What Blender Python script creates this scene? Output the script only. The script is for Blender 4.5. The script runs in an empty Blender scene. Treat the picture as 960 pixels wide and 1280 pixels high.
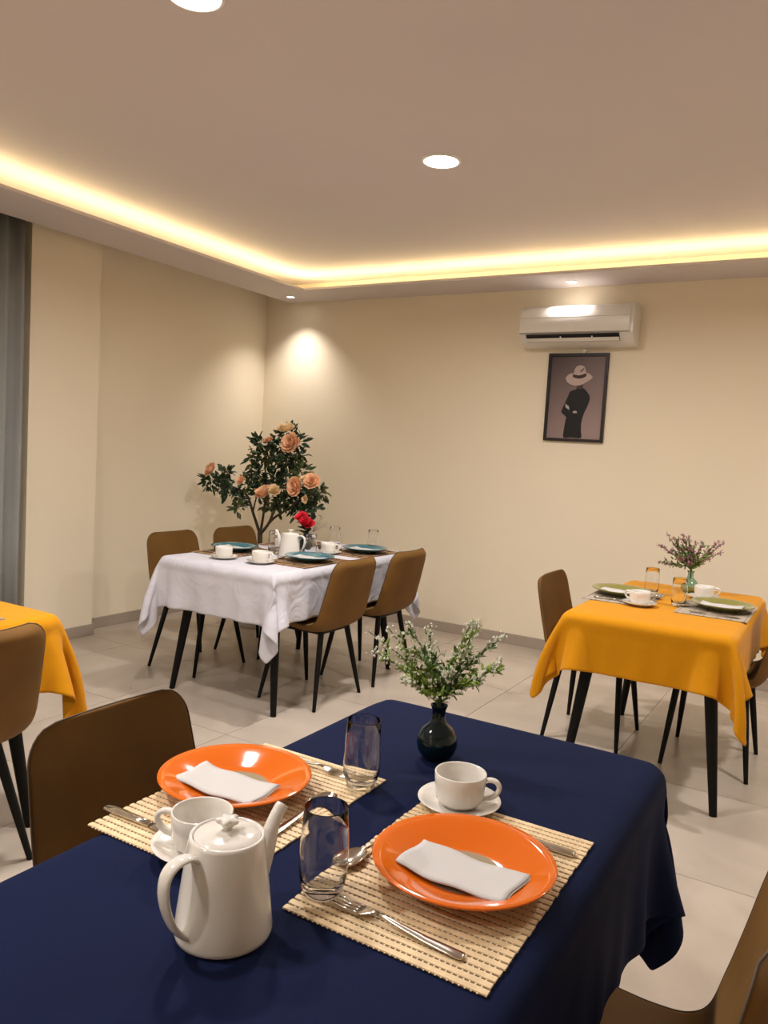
import bpy, bmesh, math, random
import numpy as np
from mathutils import Vector, Matrix
random.seed(7)
S = bpy.context.scene
COL = S.collection
PI = math.pi

# ------------------------------------------------------------------ camera
cam_d = bpy.data.cameras.new('camera'); cam = bpy.data.objects.new('camera', cam_d); COL.objects.link(cam)
cam_d.sensor_fit = 'VERTICAL'; cam_d.sensor_height = 36.0; cam_d.lens = 980.0 / 1280.0 * 36.0
cam_d.clip_start = 0.02; cam_d.clip_end = 60
Rm = Matrix(((0.8584, -0.0901, 0.505), (0.5096, 0.0383, -0.8595), (0.0581, 0.9952, 0.0788)))
Rm = Rm.to_quaternion().to_matrix()
cam.matrix_world = Matrix.Translation((0, 0, 1.40)) @ Rm.to_4x4()
S.camera = cam
# ------------------------------------------------------------------ colour management and world
S.view_settings.view_transform = 'Standard'; S.view_settings.look = 'None'
S.view_settings.gamma = 1.0; S.view_settings.use_curve_mapping = False
S.view_settings.exposure = 0.0
W = bpy.data.worlds.new('world'); S.world = W; W.use_nodes = True
W.node_tree.nodes['Background'].inputs[0].default_value = (0.9, 0.85, 0.8, 1)
W.node_tree.nodes['Background'].inputs[1].default_value = 0.05
# light levels (the lamps themselves are built further down from these)
DOWN_W = 32.5            # each ceiling downlight, watts
SPOT_W = 50.0            # each small spotlight in the soffit
COVE_E = 27.0            # emission strength of the warm strip in the cove
DOWN_C = (1.0, 0.955, 0.92)
SPOT_C = (1.0, 0.93, 0.88)
COVE_C = (1.0, 0.79, 0.40)

# ------------------------------------------------------------------ room numbers
XL, YB = -4.57, 5.53                 # recessed left wall, back wall
XR, YF = 2.1, -2.4                   # unseen right and front walls
ZC, ZS = 2.78, 2.625                 # ceiling, soffit underside
SX0, SX1 = -4.31, -3.86              # left soffit
SY0, SY1 = 5.10, YB                  # back soffit
ZL = 2.695                           # top of the cove lip

# ------------------------------------------------------------------ materials
MATS = {}
def nodes_of(m): return m.node_tree.nodes, m.node_tree.links
def mat(name, col, rough=0.5, metal=0.0, spec=0.5, trans=0.0, ior=1.45, emit=None, estr=0.0,
        noise=None, bump=None, sheen=0.0, coat=0.0):
    """noise=(scale, amount, detail): mild tone variation; bump=(scale, strength, distance)"""
    if name in MATS: return MATS[name]
    m = bpy.data.materials.new(name); m.use_nodes = True; MATS[name] = m
    n, l = nodes_of(m); b = n['Principled BSDF']
    b.inputs['Base Color'].default_value = (*col, 1); b.inputs['Roughness'].default_value = rough
    b.inputs['Metallic'].default_value = metal; b.inputs['Specular IOR Level'].default_value = spec
    b.inputs['Transmission Weight'].default_value = trans; b.inputs['IOR'].default_value = ior
    b.inputs['Sheen Weight'].default_value = sheen; b.inputs['Coat Weight'].default_value = coat
    if emit: b.inputs['Emission Color'].default_value = (*emit, 1); b.inputs['Emission Strength'].default_value = estr
    tc = n.new('ShaderNodeTexCoord')
    if noise:
        t = n.new('ShaderNodeTexNoise'); t.inputs['Scale'].default_value = noise[0]; t.inputs['Detail'].default_value = noise[2] if len(noise) > 2 else 3
        l.new(tc.outputs['Object'], t.inputs['Vector'])
        r = n.new('ShaderNodeMapRange'); r.inputs[1].default_value = 0.3; r.inputs[2].default_value = 0.7
        r.inputs[3].default_value = 1 - noise[1]; r.inputs[4].default_value = 1 + noise[1]
        l.new(t.outputs['Fac'], r.inputs[0])
        mx = n.new('ShaderNodeVectorMath'); mx.operation = 'SCALE'; mx.inputs[0].default_value = col
        l.new(r.outputs[0], mx.inputs['Scale']); l.new(mx.outputs[0], b.inputs['Base Color'])
    if bump:
        t = n.new('ShaderNodeTexNoise'); t.inputs['Scale'].default_value = bump[0]; t.inputs['Detail'].default_value = 4
        l.new(tc.outputs['Object'], t.inputs['Vector'])
        bp = n.new('ShaderNodeBump'); bp.inputs['Strength'].default_value = bump[1]; bp.inputs['Distance'].default_value = bump[2]
        l.new(t.outputs['Fac'], bp.inputs['Height']); l.new(bp.outputs[0], b.inputs['Normal'])
    return m

M_wall = mat('wall_paint', (0.84, 0.75, 0.585), 0.75, spec=0.25, noise=(0.9, 0.02), bump=(60, 0.06, 0.003))
M_ceil = mat('ceiling_paint', (0.67, 0.615, 0.625), 0.8, spec=0.2, noise=(0.7, 0.03))
M_soffit = mat('soffit_paint', (0.68, 0.62, 0.61), 0.7, spec=0.2)
M_skirt = mat('skirting_stone', (0.38, 0.315, 0.255), 0.45, noise=(5, 0.08))
M_grout = mat('grout', (0.42, 0.36, 0.30), 0.8)
M_black = mat('black_metal', (0.004, 0.0035, 0.0035), 0.5, spec=0.2)
M_board = mat('table_board', (0.03, 0.025, 0.022), 0.5)
M_chair = mat('chair_fabric', (0.152, 0.074, 0.017), 0.66, spec=0.22, noise=(7, 0.10), bump=(260, 0.18, 0.0012))
M_pipe = mat('chair_piping', (0.07, 0.04, 0.018), 0.6)
M_porc = mat('porcelain', (0.74, 0.70, 0.64), 0.10, spec=0.55, coat=0.3)
M_orange = None
M_nap = mat('paper_napkin', (0.53, 0.505, 0.49), 0.85, bump=(120, 0.15, 0.001))
M_steel = mat('steel', (0.62, 0.58, 0.52), 0.16, metal=1.0)
M_glass = mat('clear_glass', (1, 1, 1), 0.0, trans=1.0, ior=1.45)
M_teal_gl = mat('teal_glass', (0.006, 0.05, 0.065), 0.02, trans=0.85, ior=1.45)
M_green_gl = mat('green_tinted_glass', (0.55, 0.74, 0.64), 0.02, trans=0.95, ior=1.45)
M_dark_gl = mat('black_ceramic', (0.012, 0.012, 0.012), 0.15)
M_bamboo = mat('bamboo_slat', (0.70, 0.52, 0.30), 0.55, noise=(40, 0.16))
M_bamd = mat('dark_bamboo', (0.055, 0.026, 0.012), 0.6)
M_thread = mat('cotton_thread', (0.74, 0.58, 0.38), 0.8)
M_wmat = mat('brown_slat', (0.25, 0.135, 0.06), 0.6, noise=(50, 0.25))
M_gmat = mat('grey_slat', (0.44, 0.37, 0.29), 0.6, noise=(50, 0.15))
M_gmatd = mat('grey_mat_thread', (0.15, 0.12, 0.10), 0.7)
M_stem = mat('stem_green', (0.075, 0.085, 0.035), 0.6)
M_leafy = mat('leaf_yellow_green', (0.20, 0.30, 0.05), 0.5, noise=(30, 0.35))
M_leafm = mat('leaf_mid_green', (0.10, 0.20, 0.05), 0.5, noise=(30, 0.3))
M_leafd = mat('leaf_dark_green', (0.022, 0.050, 0.018), 0.42, noise=(9, 0.45))
M_bark = mat('bark', (0.06, 0.04, 0.025), 0.8, bump=(60, 0.5, 0.01))
M_bud = mat('white_bud', (0.70, 0.72, 0.60), 0.7)
M_purple = mat('purple_bud', (0.32, 0.14, 0.17), 0.7, noise=(40, 0.3))
M_peach = mat('peach_petal', (0.92, 0.55, 0.32), 0.65, noise=(14, 0.18))
M_cream = mat('cream_petal', (0.95, 0.72, 0.42), 0.65, noise=(14, 0.12))
M_red = mat('red_petal', (0.62, 0.015, 0.035), 0.6, noise=(20, 0.25))
M_ac = mat('ac_plastic', (0.76, 0.73, 0.68), 0.28, spec=0.5)
M_acd = mat('ac_outlet_dark', (0.02, 0.018, 0.018), 0.5)
M_frame = mat('picture_frame_black', (0.012, 0.008, 0.008), 0.35)
M_pot = mat('pot_ceramic', (0.55, 0.52, 0.48), 0.5)
M_soil = mat('moss', (0.05, 0.05, 0.02), 0.95, bump=(50, 0.6, 0.01))
M_lamp = mat('lamp_diffuser', (0.9, 0.9, 0.9), 0.5, emit=(1.0, 0.95, 0.9), estr=14)
M_ring = mat('lamp_ring', (0.8, 0.78, 0.75), 0.4)
M_spotl = mat('spot_lens', (0.9, 0.9, 0.9), 0.5, emit=(1.0, 0.96, 0.92), estr=25)
M_strip = mat('cove_strip', (0.9, 0.8, 0.5), 0.5, emit=COVE_C, estr=COVE_E)
M_curt = mat('curtain_grey', (0.27, 0.275, 0.265), 0.85, noise=(3, 0.05), bump=(300, 0.2, 0.001))
M_sheer = mat('curtain_lining', (0.50, 0.48, 0.46), 0.85)

def cloth_mat(name, col, rough=0.8, sheen=0.1, cr=0.5, var=0.05):
    m = mat(name, col, rough, spec=0.12, sheen=sheen, noise=(3.5, var))
    n, l = nodes_of(m); b = n['Principled BSDF']; tc = n['Texture Coordinate']
    t1 = n.new('ShaderNodeTexNoise'); t1.inputs['Scale'].default_value = 5.5; t1.inputs['Detail'].default_value = 3; t1.inputs['Distortion'].default_value = 0.8
    t2 = n.new('ShaderNodeTexNoise'); t2.inputs['Scale'].default_value = 420; t2.inputs['Detail'].default_value = 1
    for t in (t1, t2): l.new(tc.outputs['Object'], t.inputs['Vector'])
    b1 = n.new('ShaderNodeBump'); b1.inputs['Strength'].default_value = cr; b1.inputs['Distance'].default_value = 0.02
    b2 = n.new('ShaderNodeBump'); b2.inputs['Strength'].default_value = 0.2; b2.inputs['Distance'].default_value = 0.0008
    l.new(t1.outputs['Fac'], b1.inputs['Height']); l.new(t2.outputs['Fac'], b2.inputs['Height'])
    l.new(b1.outputs[0], b2.inputs['Normal']); l.new(b2.outputs[0], b.inputs['Normal'])
    return m
M_navy = cloth_mat('navy_cloth', (0.0042, 0.0082, 0.036), 0.85, sheen=0.0, cr=0.10)
M_white = cloth_mat('white_cloth', (0.58, 0.57, 0.62), 0.85, cr=0.9, var=0.02)
M_yellow = cloth_mat('yellow_cloth', (0.58, 0.24, 0.003), 0.8, cr=0.30, var=0.03)

def plate_mat(name, rim, well, r0=0.060):
    """glaze: rim colour outside radius r0 of the plate's own centre, well colour inside"""
    m = mat(name, rim, 0.08, spec=0.6, coat=0.4)
    n, l = nodes_of(m); b = n['Principled BSDF']; tc = n['Texture Coordinate']
    sp = n.new('ShaderNodeSeparateXYZ'); l.new(tc.outputs['Object'], sp.inputs[0])
    cb = n.new('ShaderNodeCombineXYZ'); l.new(sp.outputs[0], cb.inputs[0]); l.new(sp.outputs[1], cb.inputs[1])
    ln = n.new('ShaderNodeVectorMath'); ln.operation = 'LENGTH'; l.new(cb.outputs[0], ln.inputs[0])
    mr = n.new('ShaderNodeMapRange'); mr.inputs[1].default_value = r0 - 0.003; mr.inputs[2].default_value = r0 + 0.003
    l.new(ln.outputs['Value'], mr.inputs[0])
    mx = n.new('ShaderNodeMix'); mx.data_type = 'RGBA'; mx.inputs['A'].default_value = (*well, 1); mx.inputs['B'].default_value = (*rim, 1)
    l.new(mr.outputs[0], mx.inputs['Factor']); l.new(mx.outputs['Result'], b.inputs['Base Color'])
    return m
M_orange = plate_mat('orange_glaze', (0.66, 0.125, 0.004), (0.31, 0.25, 0.16), 0.062)
M_teal = plate_mat('teal_glaze', (0.035, 0.15, 0.19), (0.05, 0.13, 0.16))
M_green = plate_mat('olive_glaze', (0.22, 0.21, 0.055), (0.20, 0.19, 0.07))

def tile_mat():
    m = mat('floor_porcelain_tile', (0.5, 0.42, 0.34), 0.26, spec=0.5)
    n, l = nodes_of(m); b = n['Principled BSDF']; tc = n['Texture Coordinate']; oi = n.new('ShaderNodeObjectInfo')
    ad = n.new('ShaderNodeVectorMath'); ad.operation = 'MULTIPLY_ADD'
    l.new(oi.outputs['Random'], ad.inputs[0]); ad.inputs[1].default_value = (37, 91, 13); l.new(tc.outputs['Object'], ad.inputs[2])
    t = n.new('ShaderNodeTexNoise'); t.inputs['Scale'].default_value = 1.9; t.inputs['Detail'].default_value = 5; t.inputs['Distortion'].default_value = 1.4
    l.new(ad.outputs[0], t.inputs['Vector'])
    cr = n.new('ShaderNodeValToRGB'); e = cr.color_ramp.elements
    e[0].position = 0.32; e[0].color = (0.40, 0.335, 0.275, 1); e[1].position = 0.68; e[1].color = (0.50, 0.43, 0.36, 1)
    l.new(t.outputs['Fac'], cr.inputs[0]); l.new(cr.outputs[0], b.inputs['Base Color'])
    r = n.new('ShaderNodeMapRange'); r.inputs[3].default_value = 0.24; r.inputs[4].default_value = 0.36
    l.new(t.outputs['Fac'], r.inputs[0]); l.new(r.outputs[0], b.inputs['Roughness'])
    return m
M_tile = tile_mat()

# ------------------------------------------------------------------ object helpers
def me_from(name, V, F, m, smooth=False):
    me = bpy.data.meshes.new(name); me.from_pydata([tuple(v) for v in V], [], [tuple(f) for f in F]); me.update()
    if m: me.materials.append(m)
    if smooth:
        for p in me.polygons: p.use_smooth = True
    return me
def obj(name, me, parent=None, loc=(0, 0, 0), rz=0.0):
    o = bpy.data.objects.new(name, me); COL.objects.link(o)
    o.location = loc; o.rotation_euler = (0, 0, rz)
    if parent: o.parent = parent
    return o
def tag(o, label=None, cat=None, group=None, kind=None):
    if label: o['label'] = label
    if cat: o['category'] = cat
    if group: o['group'] = group
    if kind: o['kind'] = kind
    return o
def thing(name, label, cat, loc=(0, 0, 0), rz=0.0, group=None):
    o = bpy.data.objects.new(name, None); COL.objects.link(o); o.empty_display_size = 0.05
    o.location = loc; o.rotation_euler = (0, 0, rz)
    return tag(o, label, cat, group)
def copy_tree(o, parent=None):
    c = o.copy(); COL.objects.link(c)
    if parent: c.parent = parent
    for ch in o.children: copy_tree(ch, c)
    return c
class MB:
    """collects pieces into one mesh"""
    def __init__(s): s.V = []; s.F = []
    def add(s, V, F):
        k = len(s.V); s.V += [tuple(v) for v in V]; s.F += [tuple(i + k for i in f) for f in F]; return s
    def box(s, x0, x1, y0, y1, z0, z1):
        V = [(x, y, z) for z in (z0, z1) for y in (y0, y1) for x in (x0, x1)]
        return s.add(V, [(0, 2, 3, 1), (4, 5, 7, 6), (0, 1, 5, 4), (2, 6, 7, 3), (0, 4, 6, 2), (1, 3, 7, 5)])
    def tube(s, pts, rad, n=8, cap=True, flat=None):
        """pts list of Vector, rad list/number; flat=(axis Vector, ratio) squashes the section along axis"""
        pts = [Vector(p) for p in pts]; k = len(pts)
        if not hasattr(rad, '__len__'): rad = [rad] * k
        V = []; ref = None
        for i, p in enumerate(pts):
            d = (pts[min(i + 1, k - 1)] - pts[max(i - 1, 0)]).normalized()
            if ref is None:
                ref = Vector((0, 0, 1)) if abs(d.z) < 0.9 else Vector((1, 0, 0))
                if flat: ref = Vector(flat[0])
            a = (ref - d * ref.dot(d)).normalized(); b = d.cross(a); ref = a
            q = flat[1] if flat else 1.0
            for j in range(n):
                t = 2 * PI * j / n
                V.append(p + a * math.cos(t) * rad[i] * q + b * math.sin(t) * rad[i])
        F = [(i * n + j, i * n + (j + 1) % n, (i + 1) * n + (j + 1) % n, (i + 1) * n + j) for i in range(k - 1) for j in range(n)]
        if cap: F += [tuple(range(n))[::-1], tuple((k - 1) * n + j for j in range(n))]
        return s.add(V, F)
    def lathe(s, prof, n=40, cx=0, cy=0):
        V = []; F = []; rings = []
        for r, z in prof:
            if r < 1e-6: rings.append([len(V)]); V.append((cx, cy, z))
            else:
                rings.append(list(range(len(V), len(V) + n)))
                V += [(cx + r * math.cos(2 * PI * j / n), cy + r * math.sin(2 * PI * j / n), z) for j in range(n)]
        for A, B in zip(rings, rings[1:]):
            if len(A) == 1 and len(B) == 1: continue
            if len(A) == 1: F += [(A[0], B[(j + 1) % n], B[j]) for j in range(n)]
            elif len(B) == 1: F += [(A[j], A[(j + 1) % n], B[0]) for j in range(n)]
            else: F += [(A[j], A[(j + 1) % n], B[(j + 1) % n], B[j]) for j in range(n)]
        return s.add(V, F)
    def prism(s, poly, a0, a1, axis='x'):
        n = len(poly); f = {'x': lambda p, a: (a, p[0], p[1]), 'y': lambda p, a: (p[0], a, p[1]), 'z': lambda p, a: (p[0], p[1], a)}[axis]
        V = [f(p, a0) for p in poly] + [f(p, a1) for p in poly]
        F = [(i, (i + 1) % n, n + (i + 1) % n, n + i) for i in range(n)] + [tuple(range(n))[::-1], tuple(range(n, 2 * n))]
        return s.add(V, F)
    def mesh(s, name, m, smooth=False, fix=True):
        me = me_from(name, s.V, s.F, m, smooth)
        if fix:
            bm = bmesh.new(); bm.from_mesh(me); bmesh.ops.recalc_face_normals(bm, faces=bm.faces[:]); bm.to_mesh(me); bm.free()
        return me
    def obj(s, name, m, parent=None, smooth=False, loc=(0, 0, 0), rz=0.0, angle=None, bevel=None):
        o = obj(name, s.mesh(name, m, smooth or angle is not None), parent, loc, rz)
        if angle is not None: auto_smooth(o.data, angle)
        if bevel:
            b = o.modifiers.new('bevel', 'BEVEL'); b.width = bevel; b.segments = 3; b.limit_method = 'ANGLE'
        return o
def auto_smooth(me, ang):
    bm = bmesh.new(); bm.from_mesh(me)
    for f in bm.faces: f.smooth = True
    for e in bm.edges:
        e.smooth = not (len(e.link_faces) == 2 and e.calc_face_angle(0) > ang)
    bm.to_mesh(me); bm.free()
def catmull(P, k):
    """resample control tuples with a Catmull-Rom curve, k steps per span"""
    P = [np.array(p, float) for p in P]; out = []
    for i in range(len(P) - 1):
        a = P[max(i - 1, 0)]; b = P[i]; c = P[i + 1]; d = P[min(i + 2, len(P) - 1)]
        for j in range(k):
            t = j / k
            out.append(0.5 * (2 * b + (c - a) * t + (2 * a - 5 * b + 4 * c - d) * t * t + (3 * b - a - 3 * c + d) * t ** 3))
    out.append(P[-1]); return out

# ------------------------------------------------------------------ the room
def struct(name, mb, m, bevel=None, angle=None):
    o = mb.obj(name, m, bevel=bevel, angle=angle); o['kind'] = 'structure'; return o
fl = struct('floor', MB().box(XL - .1, XR + .1, YF - .1, YB + .1, -0.06, -0.004), M_grout)
T = 0.80
tm = MB().box(-T / 2 + .0015, T / 2 - .0015, -T / 2 + .0015, T / 2 - .0015, -0.012, 0).mesh('tile', M_tile)
ix = 0
x = XR - T / 2 + 0.25
tx = []
while x > XL - T / 2: tx.append(x); x -= T
ty = []; y = YB + 0.07
while y > YF - T / 2: ty.append(y); y -= T
for x in tx:
    for y in ty:
        # tiles are cut at the walls
        x0, x1 = max(x - T / 2 + .0015, XL), min(x + T / 2 - .0015, XR); y0, y1 = max(y - T / 2 + .0015, YF), min(y + T / 2 - .0015, YB)
        if x1 - x0 < .02 or y1 - y0 < .02: continue
        full = (x1 - x0 > T - .004) and (y1 - y0 > T - .004)
        me = tm if full else MB().box(x0 - x, x1 - x, y0 - y, y1 - y, -0.012, 0).mesh('tile', M_tile)
        obj('tile', me, fl, (x, y, 0))
struct('wall_back', MB().box(XL - .12, XR + .12, YB, YB + .12, 0, ZC + .1), M_wall)
struct('wall_left', MB().box(XL - .12, XL, YF, YB, 0, ZC + .1), M_wall)
struct('wall_right', MB().box(XR, XR + .12, YF, YB, 0, ZC + .1), M_wall)
struct('wall_front', MB().box(XL - .12, XR + .12, YF - .12, YF, 0, ZC + .1), M_wall)
struct('wall_pilaster', MB().box(XL, -4.435, 3.10, 3.625, 0, ZC), M_wall)
struct('ceiling', MB().box(XL - .12, XR + .12, YF - .12, YB + .12, ZC, ZC + .1), M_ceil)
sf = MB()
sf.box(SX0, SX1, YF, SY1, ZS, ZS + .018)                     # left soffit underside
sf.box(SX1, XR, SY0, SY1, ZS, ZS + .018)                     # back soffit underside
struct('trim_1', sf, M_soffit).name = 'trim_1'
struct('trim_2', MB().box(SX0, SX0 + .016, YF, SY1, ZS + .018, ZC), M_soffit)                                            # closes the curtain pocket
def skirting(name, x0, x1, y0, y1): return struct(name, MB().box(x0, x1, y0, y1, 0, .078), M_skirt, bevel=.002)
skirting('baseboard_back', XL + .012, XR, YB - .012, YB)
skirting('baseboard_left', XL, XL + .012, 3.64, YB)
skirting('baseboard_left', XL, XL + .012, YF, 3.09)
skirting('baseboard_pilaster', -4.435, -4.423, 3.088, 3.637)
skirting('baseboard_right', XR - .012, XR, YF, YB - .012)
# LED strip lying in the cove
ls = MB().box(SX1 - .165, SX1 - .150, YF + .3, SY0 + .165, ZS + .018, ZS + .036).box(SX1 - .150, XR - .1, SY0 + .150, SY0 + .165, ZS + .018, ZS + .036)
tag(ls.obj('led_strip', M_strip), 'glowing warm yellow light strip hidden in the ceiling cove', 'light strip')

def downlight(x, y, label, group=None):
    t = thing('ceiling_downlight', label, 'ceiling light', (x, y, ZC), group=group)
    MB().lathe([(.094, 0), (.094, -.006), (.088, -.010), (.083, -.010), (.083, 0)], 40).obj('ring', M_ring, t, smooth=True)
    MB().lathe([(.083, -.006), (.06, -.008), (0, -.009)], 32).obj('diffuser', M_lamp, t, smooth=True)
    L = bpy.data.lights.new('downlight_lamp', 'AREA'); L.shape = 'DISK'; L.size = .16; L.energy = DOWN_W; L.color = DOWN_C; L.spread = math.radians(165)
    lo = bpy.data.objects.new('lamp', L); COL.objects.link(lo); lo.parent = t; lo.location = (0, 0, -.013)
    return t
downlight(-1.79, 3.39, 'round glowing ceiling downlight in the middle of the ceiling, fully in view')
downlight(-1.885, 1.86, 'round glowing ceiling downlight cut by the top edge of the photo')
downlight(-1.90, .3, 'round ceiling downlight over the foreground table, above the frame')
downlight(-1.90, -1.2, 'round ceiling downlight behind the camera')
downlight(.55, 3.39, 'round ceiling downlight beyond the right edge of the photo')
def spotlight(x, y, label, group=None, e=SPOT_W):
    t = thing('recessed_spotlight', label, 'spotlight', (x, y, ZS), group=group)
    MB().lathe([(.042, 0), (.042, -.003), (.036, -.006), (.030, -.005), (.030, 0)], 32).obj('ring', M_ring, t, smooth=True)
    MB().lathe([(.030, -.002), (0, -.003)], 24).obj('lens', M_spotl, t)
    L = bpy.data.lights.new('spot_lamp', 'SPOT'); L.spot_size = math.radians(104); L.spot_blend = 1.0; L.energy = e; L.color = SPOT_C; L.shadow_soft_size = .025
    lo = bpy.data.objects.new('lamp', L); COL.objects.link(lo); lo.parent = t; lo.location = (0, 0, -.012)
spotlight(-4.13, 5.29, 'small bright spotlight in the soffit at the corner of the room')
spotlight(-1.75, 5.34, 'small spotlight in the soffit right above the air conditioner')
spotlight(.6, 5.34, 'small soffit spotlight beyond the right edge of the photo')
spotlight(-4.08, 1.9, 'added unseen fill spotlight in front of the curtain')  # unseen fill lamp, added to brighten the left wall and curtain
spotlight(-4.08, .3, 'added unseen fill spotlight at the far left')  # second added fill, out of view, lifts the left wall by bounce

# ------------------------------------------------------------------ curtain in the pocket
def curtain():
    t = thing('curtain', 'grey floor-length curtain hanging beside the pilaster', 'curtain', (0, 0, 0))
    def sheet(name, y0, y1, xc, amp, per, m, ph=0):
        n = int((y1 - y0) / .012); V = []; F = []
        for k, z in enumerate((.02, .7, 1.4, 2.1, 2.70)):
            for i in range(n + 1):
                y = y0 + (y1 - y0) * i / n; a = amp * (1.0 + .15 * math.sin(k * 1.7 + i * .03))
                V.append((xc + a * math.sin(2 * PI * y / per + ph) + .25 * a * math.sin(2 * PI * y / per * 2.3 + 1 + .2 * k), y, z))
        for k in range(4):
            for i in range(n): F.append((k * (n + 1) + i, k * (n + 1) + i + 1, (k + 1) * (n + 1) + i + 1, (k + 1) * (n + 1) + i))
        o = obj(name, me_from(name, V, F, m, True), t)
        s = o.modifiers.new('thick', 'SOLIDIFY'); s.thickness = .003
        return o
    sheet('drape', 1.55, 3.025, -4.425, .028, .12, M_curt)
    sheet('lining', 1.50, 3.065, -4.505, .012, .10, M_sheer, 1.0)
    MB().tube([(-4.45, 1.3, 2.72), (-4.45, 3.09, 2.72)], .012, 8).obj('rail', M_ring, t)
curtain()

# ------------------------------------------------------------------ chair
def shell_mesh():
    C = [(.238, .428, .17, 0), (.236, .453, .19, .002), (.205, .469, .206, .004), (.12, .469, .220, .006), (.0, .458, .229, .008),
         (-.09, .447, .233, .012), (-.155, .449, .235, .018), (-.198, .482, .233, .022), (-.224, .558, .228, .024),
         (-.246, .645, .222, .024), (-.264, .728, .216, .023), (-.281, .806, .210, .021)]
    P = catmull(C, 7); nv = len(P); nu = 20
    L = [0]
    for a, b in zip(P, P[1:]): L.append(L[-1] + math.hypot(b[0] - a[0], b[1] - a[1]))
    tot = L[-1]
    us = [math.sin(PI / 2 * (2 * i / nu - 1)) * .35 + (2 * i / nu - 1) * .65 for i in range(nu + 1)]
    inner = []; outer = []
    for k, p in enumerate(P):
        a = P[max(k - 1, 0)]; b = P[min(k + 1, nv - 1)]
        tx_, tz_ = b[0] - a[0], b[1] - a[1]; q = math.hypot(tx_, tz_); tx_ /= q; tz_ /= q
        nx, nz = tz_, -tx_                    # inner normal: up over the seat, forward at the back
        w = p[2]
        rt = .075; d = tot - L[k]
        if d < rt: w = w - rt * .9 * (1 - math.sqrt(max(0, 1 - ((rt - d) / rt) ** 2)))
        rf = .07
        if L[k] < rf: w = w - rf * .6 * (1 - math.sqrt(max(0, 1 - ((rf - L[k]) / rf) ** 2)))
        th = .050 if k < nv * .4 else .050 + (.030 - .050) * min(1, (k - nv * .4) / (nv * .3))
        end = min(1, (min(d, L[k]) / .02)) ** .5
        for u in us:
            c = p[3] * abs(u) ** 2.4
            y = u * w
            edge = (1 - abs(u) ** 7) ** .5 if abs(u) < 1 else 0
            e = max(edge * end, .22)
            pu = (1 - abs(u) ** 3) * .006           # padding
            off = c + pu
            inner.append((p[0] + nx * off, y, p[1] + nz * off))
            outer.append((p[0] + nx * (c - th * e), y * (1 - .012 * e), p[1] + nz * (c - th * e)))
    N = nu + 1; V = inner + outer; K = len(inner); F = []
    for k in range(nv - 1):
        for i in range(nu):
            a = k * N + i; F.append((a, a + N, a + N + 1, a + 1)); F.append((K + a, K + a + 1, K + a + N + 1, K + a + N))
        a = k * N; F.append((a, K + a, K + a + N, a + N)); a = k * N + nu; F.append((a, a + N, K + a + N, K + a))
    for i in range(nu):
        F.append((i, i + 1, K + i + 1, K + i)); a = (nv - 1) * N + i; F.append((a, K + a, K + a + 1, a + 1))
    me = me_from('seat_shell', V, F, M_chair, True)
    bm = bmesh.new(); bm.from_mesh(me); bmesh.ops.recalc_face_normals(bm, faces=bm.faces[:]); bm.to_mesh(me); bm.free()
    # border path for the piping
    bp = [Vector(outer[k * N]) * .35 + Vector(inner[k * N]) * .65 for k in range(nv)]
    bt = [Vector(outer[(nv - 1) * N + i]) * .35 + Vector(inner[(nv - 1) * N + i]) * .65 for i in range(1, nu)]
    bq = [Vector((v.x, -v.y, v.z)) for v in bp[::-1]]
    return me, bp + bt + bq
SHELL, PIPE = shell_mesh()
CH = {}
def make_chair():
    t = thing('dining_chair', 'x', 'chair')
    obj('seat_shell', SHELL, t).modifiers.new('sub', 'SUBSURF').render_levels = 1
    MB().tube(PIPE, .0022, 5).obj('piping', M_pipe, t, smooth=True)
    MB().box(-.15, .16, -.14, .14, .392, .412).obj('under_frame', M_black, t, bevel=.004)
    for sx in (1, -1):
        for sy in (1, -1):
            a = Vector((sx * .145 + .005, sy * .125, .402)); b = Vector((sx * .187, sy * .222, 0))
            MB().tube([a, a.lerp(b, .5), b], [.0165, .0145, .0095], 12).obj('leg', M_black, t, angle=.6)
    return t
CH0 = make_chair(); used = [False]
def chair(x, y, facing, label, rz=0.0):
    """facing +1: faces +x, -1: faces -x"""
    t = CH0 if not used[0] else copy_tree(CH0)
    used[0] = True
    t.location = (x, y, 0); t.rotation_euler = (0, 0, (0 if facing > 0 else PI) + rz); t['label'] = label; t['group'] = 'upholstered dining chairs'
    return t

# ------------------------------------------------------------------ table and draped cloth
ZT = 0.752
def table(x0, x1, y0, y1, label):
    t = thing('dining_table', label, 'table', ((x0 + x1) / 2, (y0 + y1) / 2, 0), group='dining tables')
    w, l = (x1 - x0) / 2 - .004, (y1 - y0) / 2 - .004
    MB().box(-w + .018, w - .018, -l + .018, l - .018, ZT - .026, ZT - .006).obj('tabletop', M_board, t, bevel=.004)
    MB().box(-w + .09, w - .09, -l + .09, -l + .11, ZT - .085, ZT - .022).box(-w + .09, w - .09, l - .11, l - .09, ZT - .085, ZT - .022)\
        .box(-w + .09, -w + .11, -l + .11, l - .11, ZT - .085, ZT - .022).box(w - .11, w - .09, -l + .11, l - .11, ZT - .085, ZT - .022).obj('apron', M_black, t)
    for sx in (1, -1):
        for sy in (1, -1):
            a = Vector((sx * (w - .115), sy * (l - .165), ZT - .024)); b = Vector((sx * (w - .030), sy * (l - .085), 0))
            MB().tube([a, a.lerp(b, .5), b], [.031, .0245, .0155], 16).obj('leg', M_black, t, angle=.6)
    return t

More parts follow.
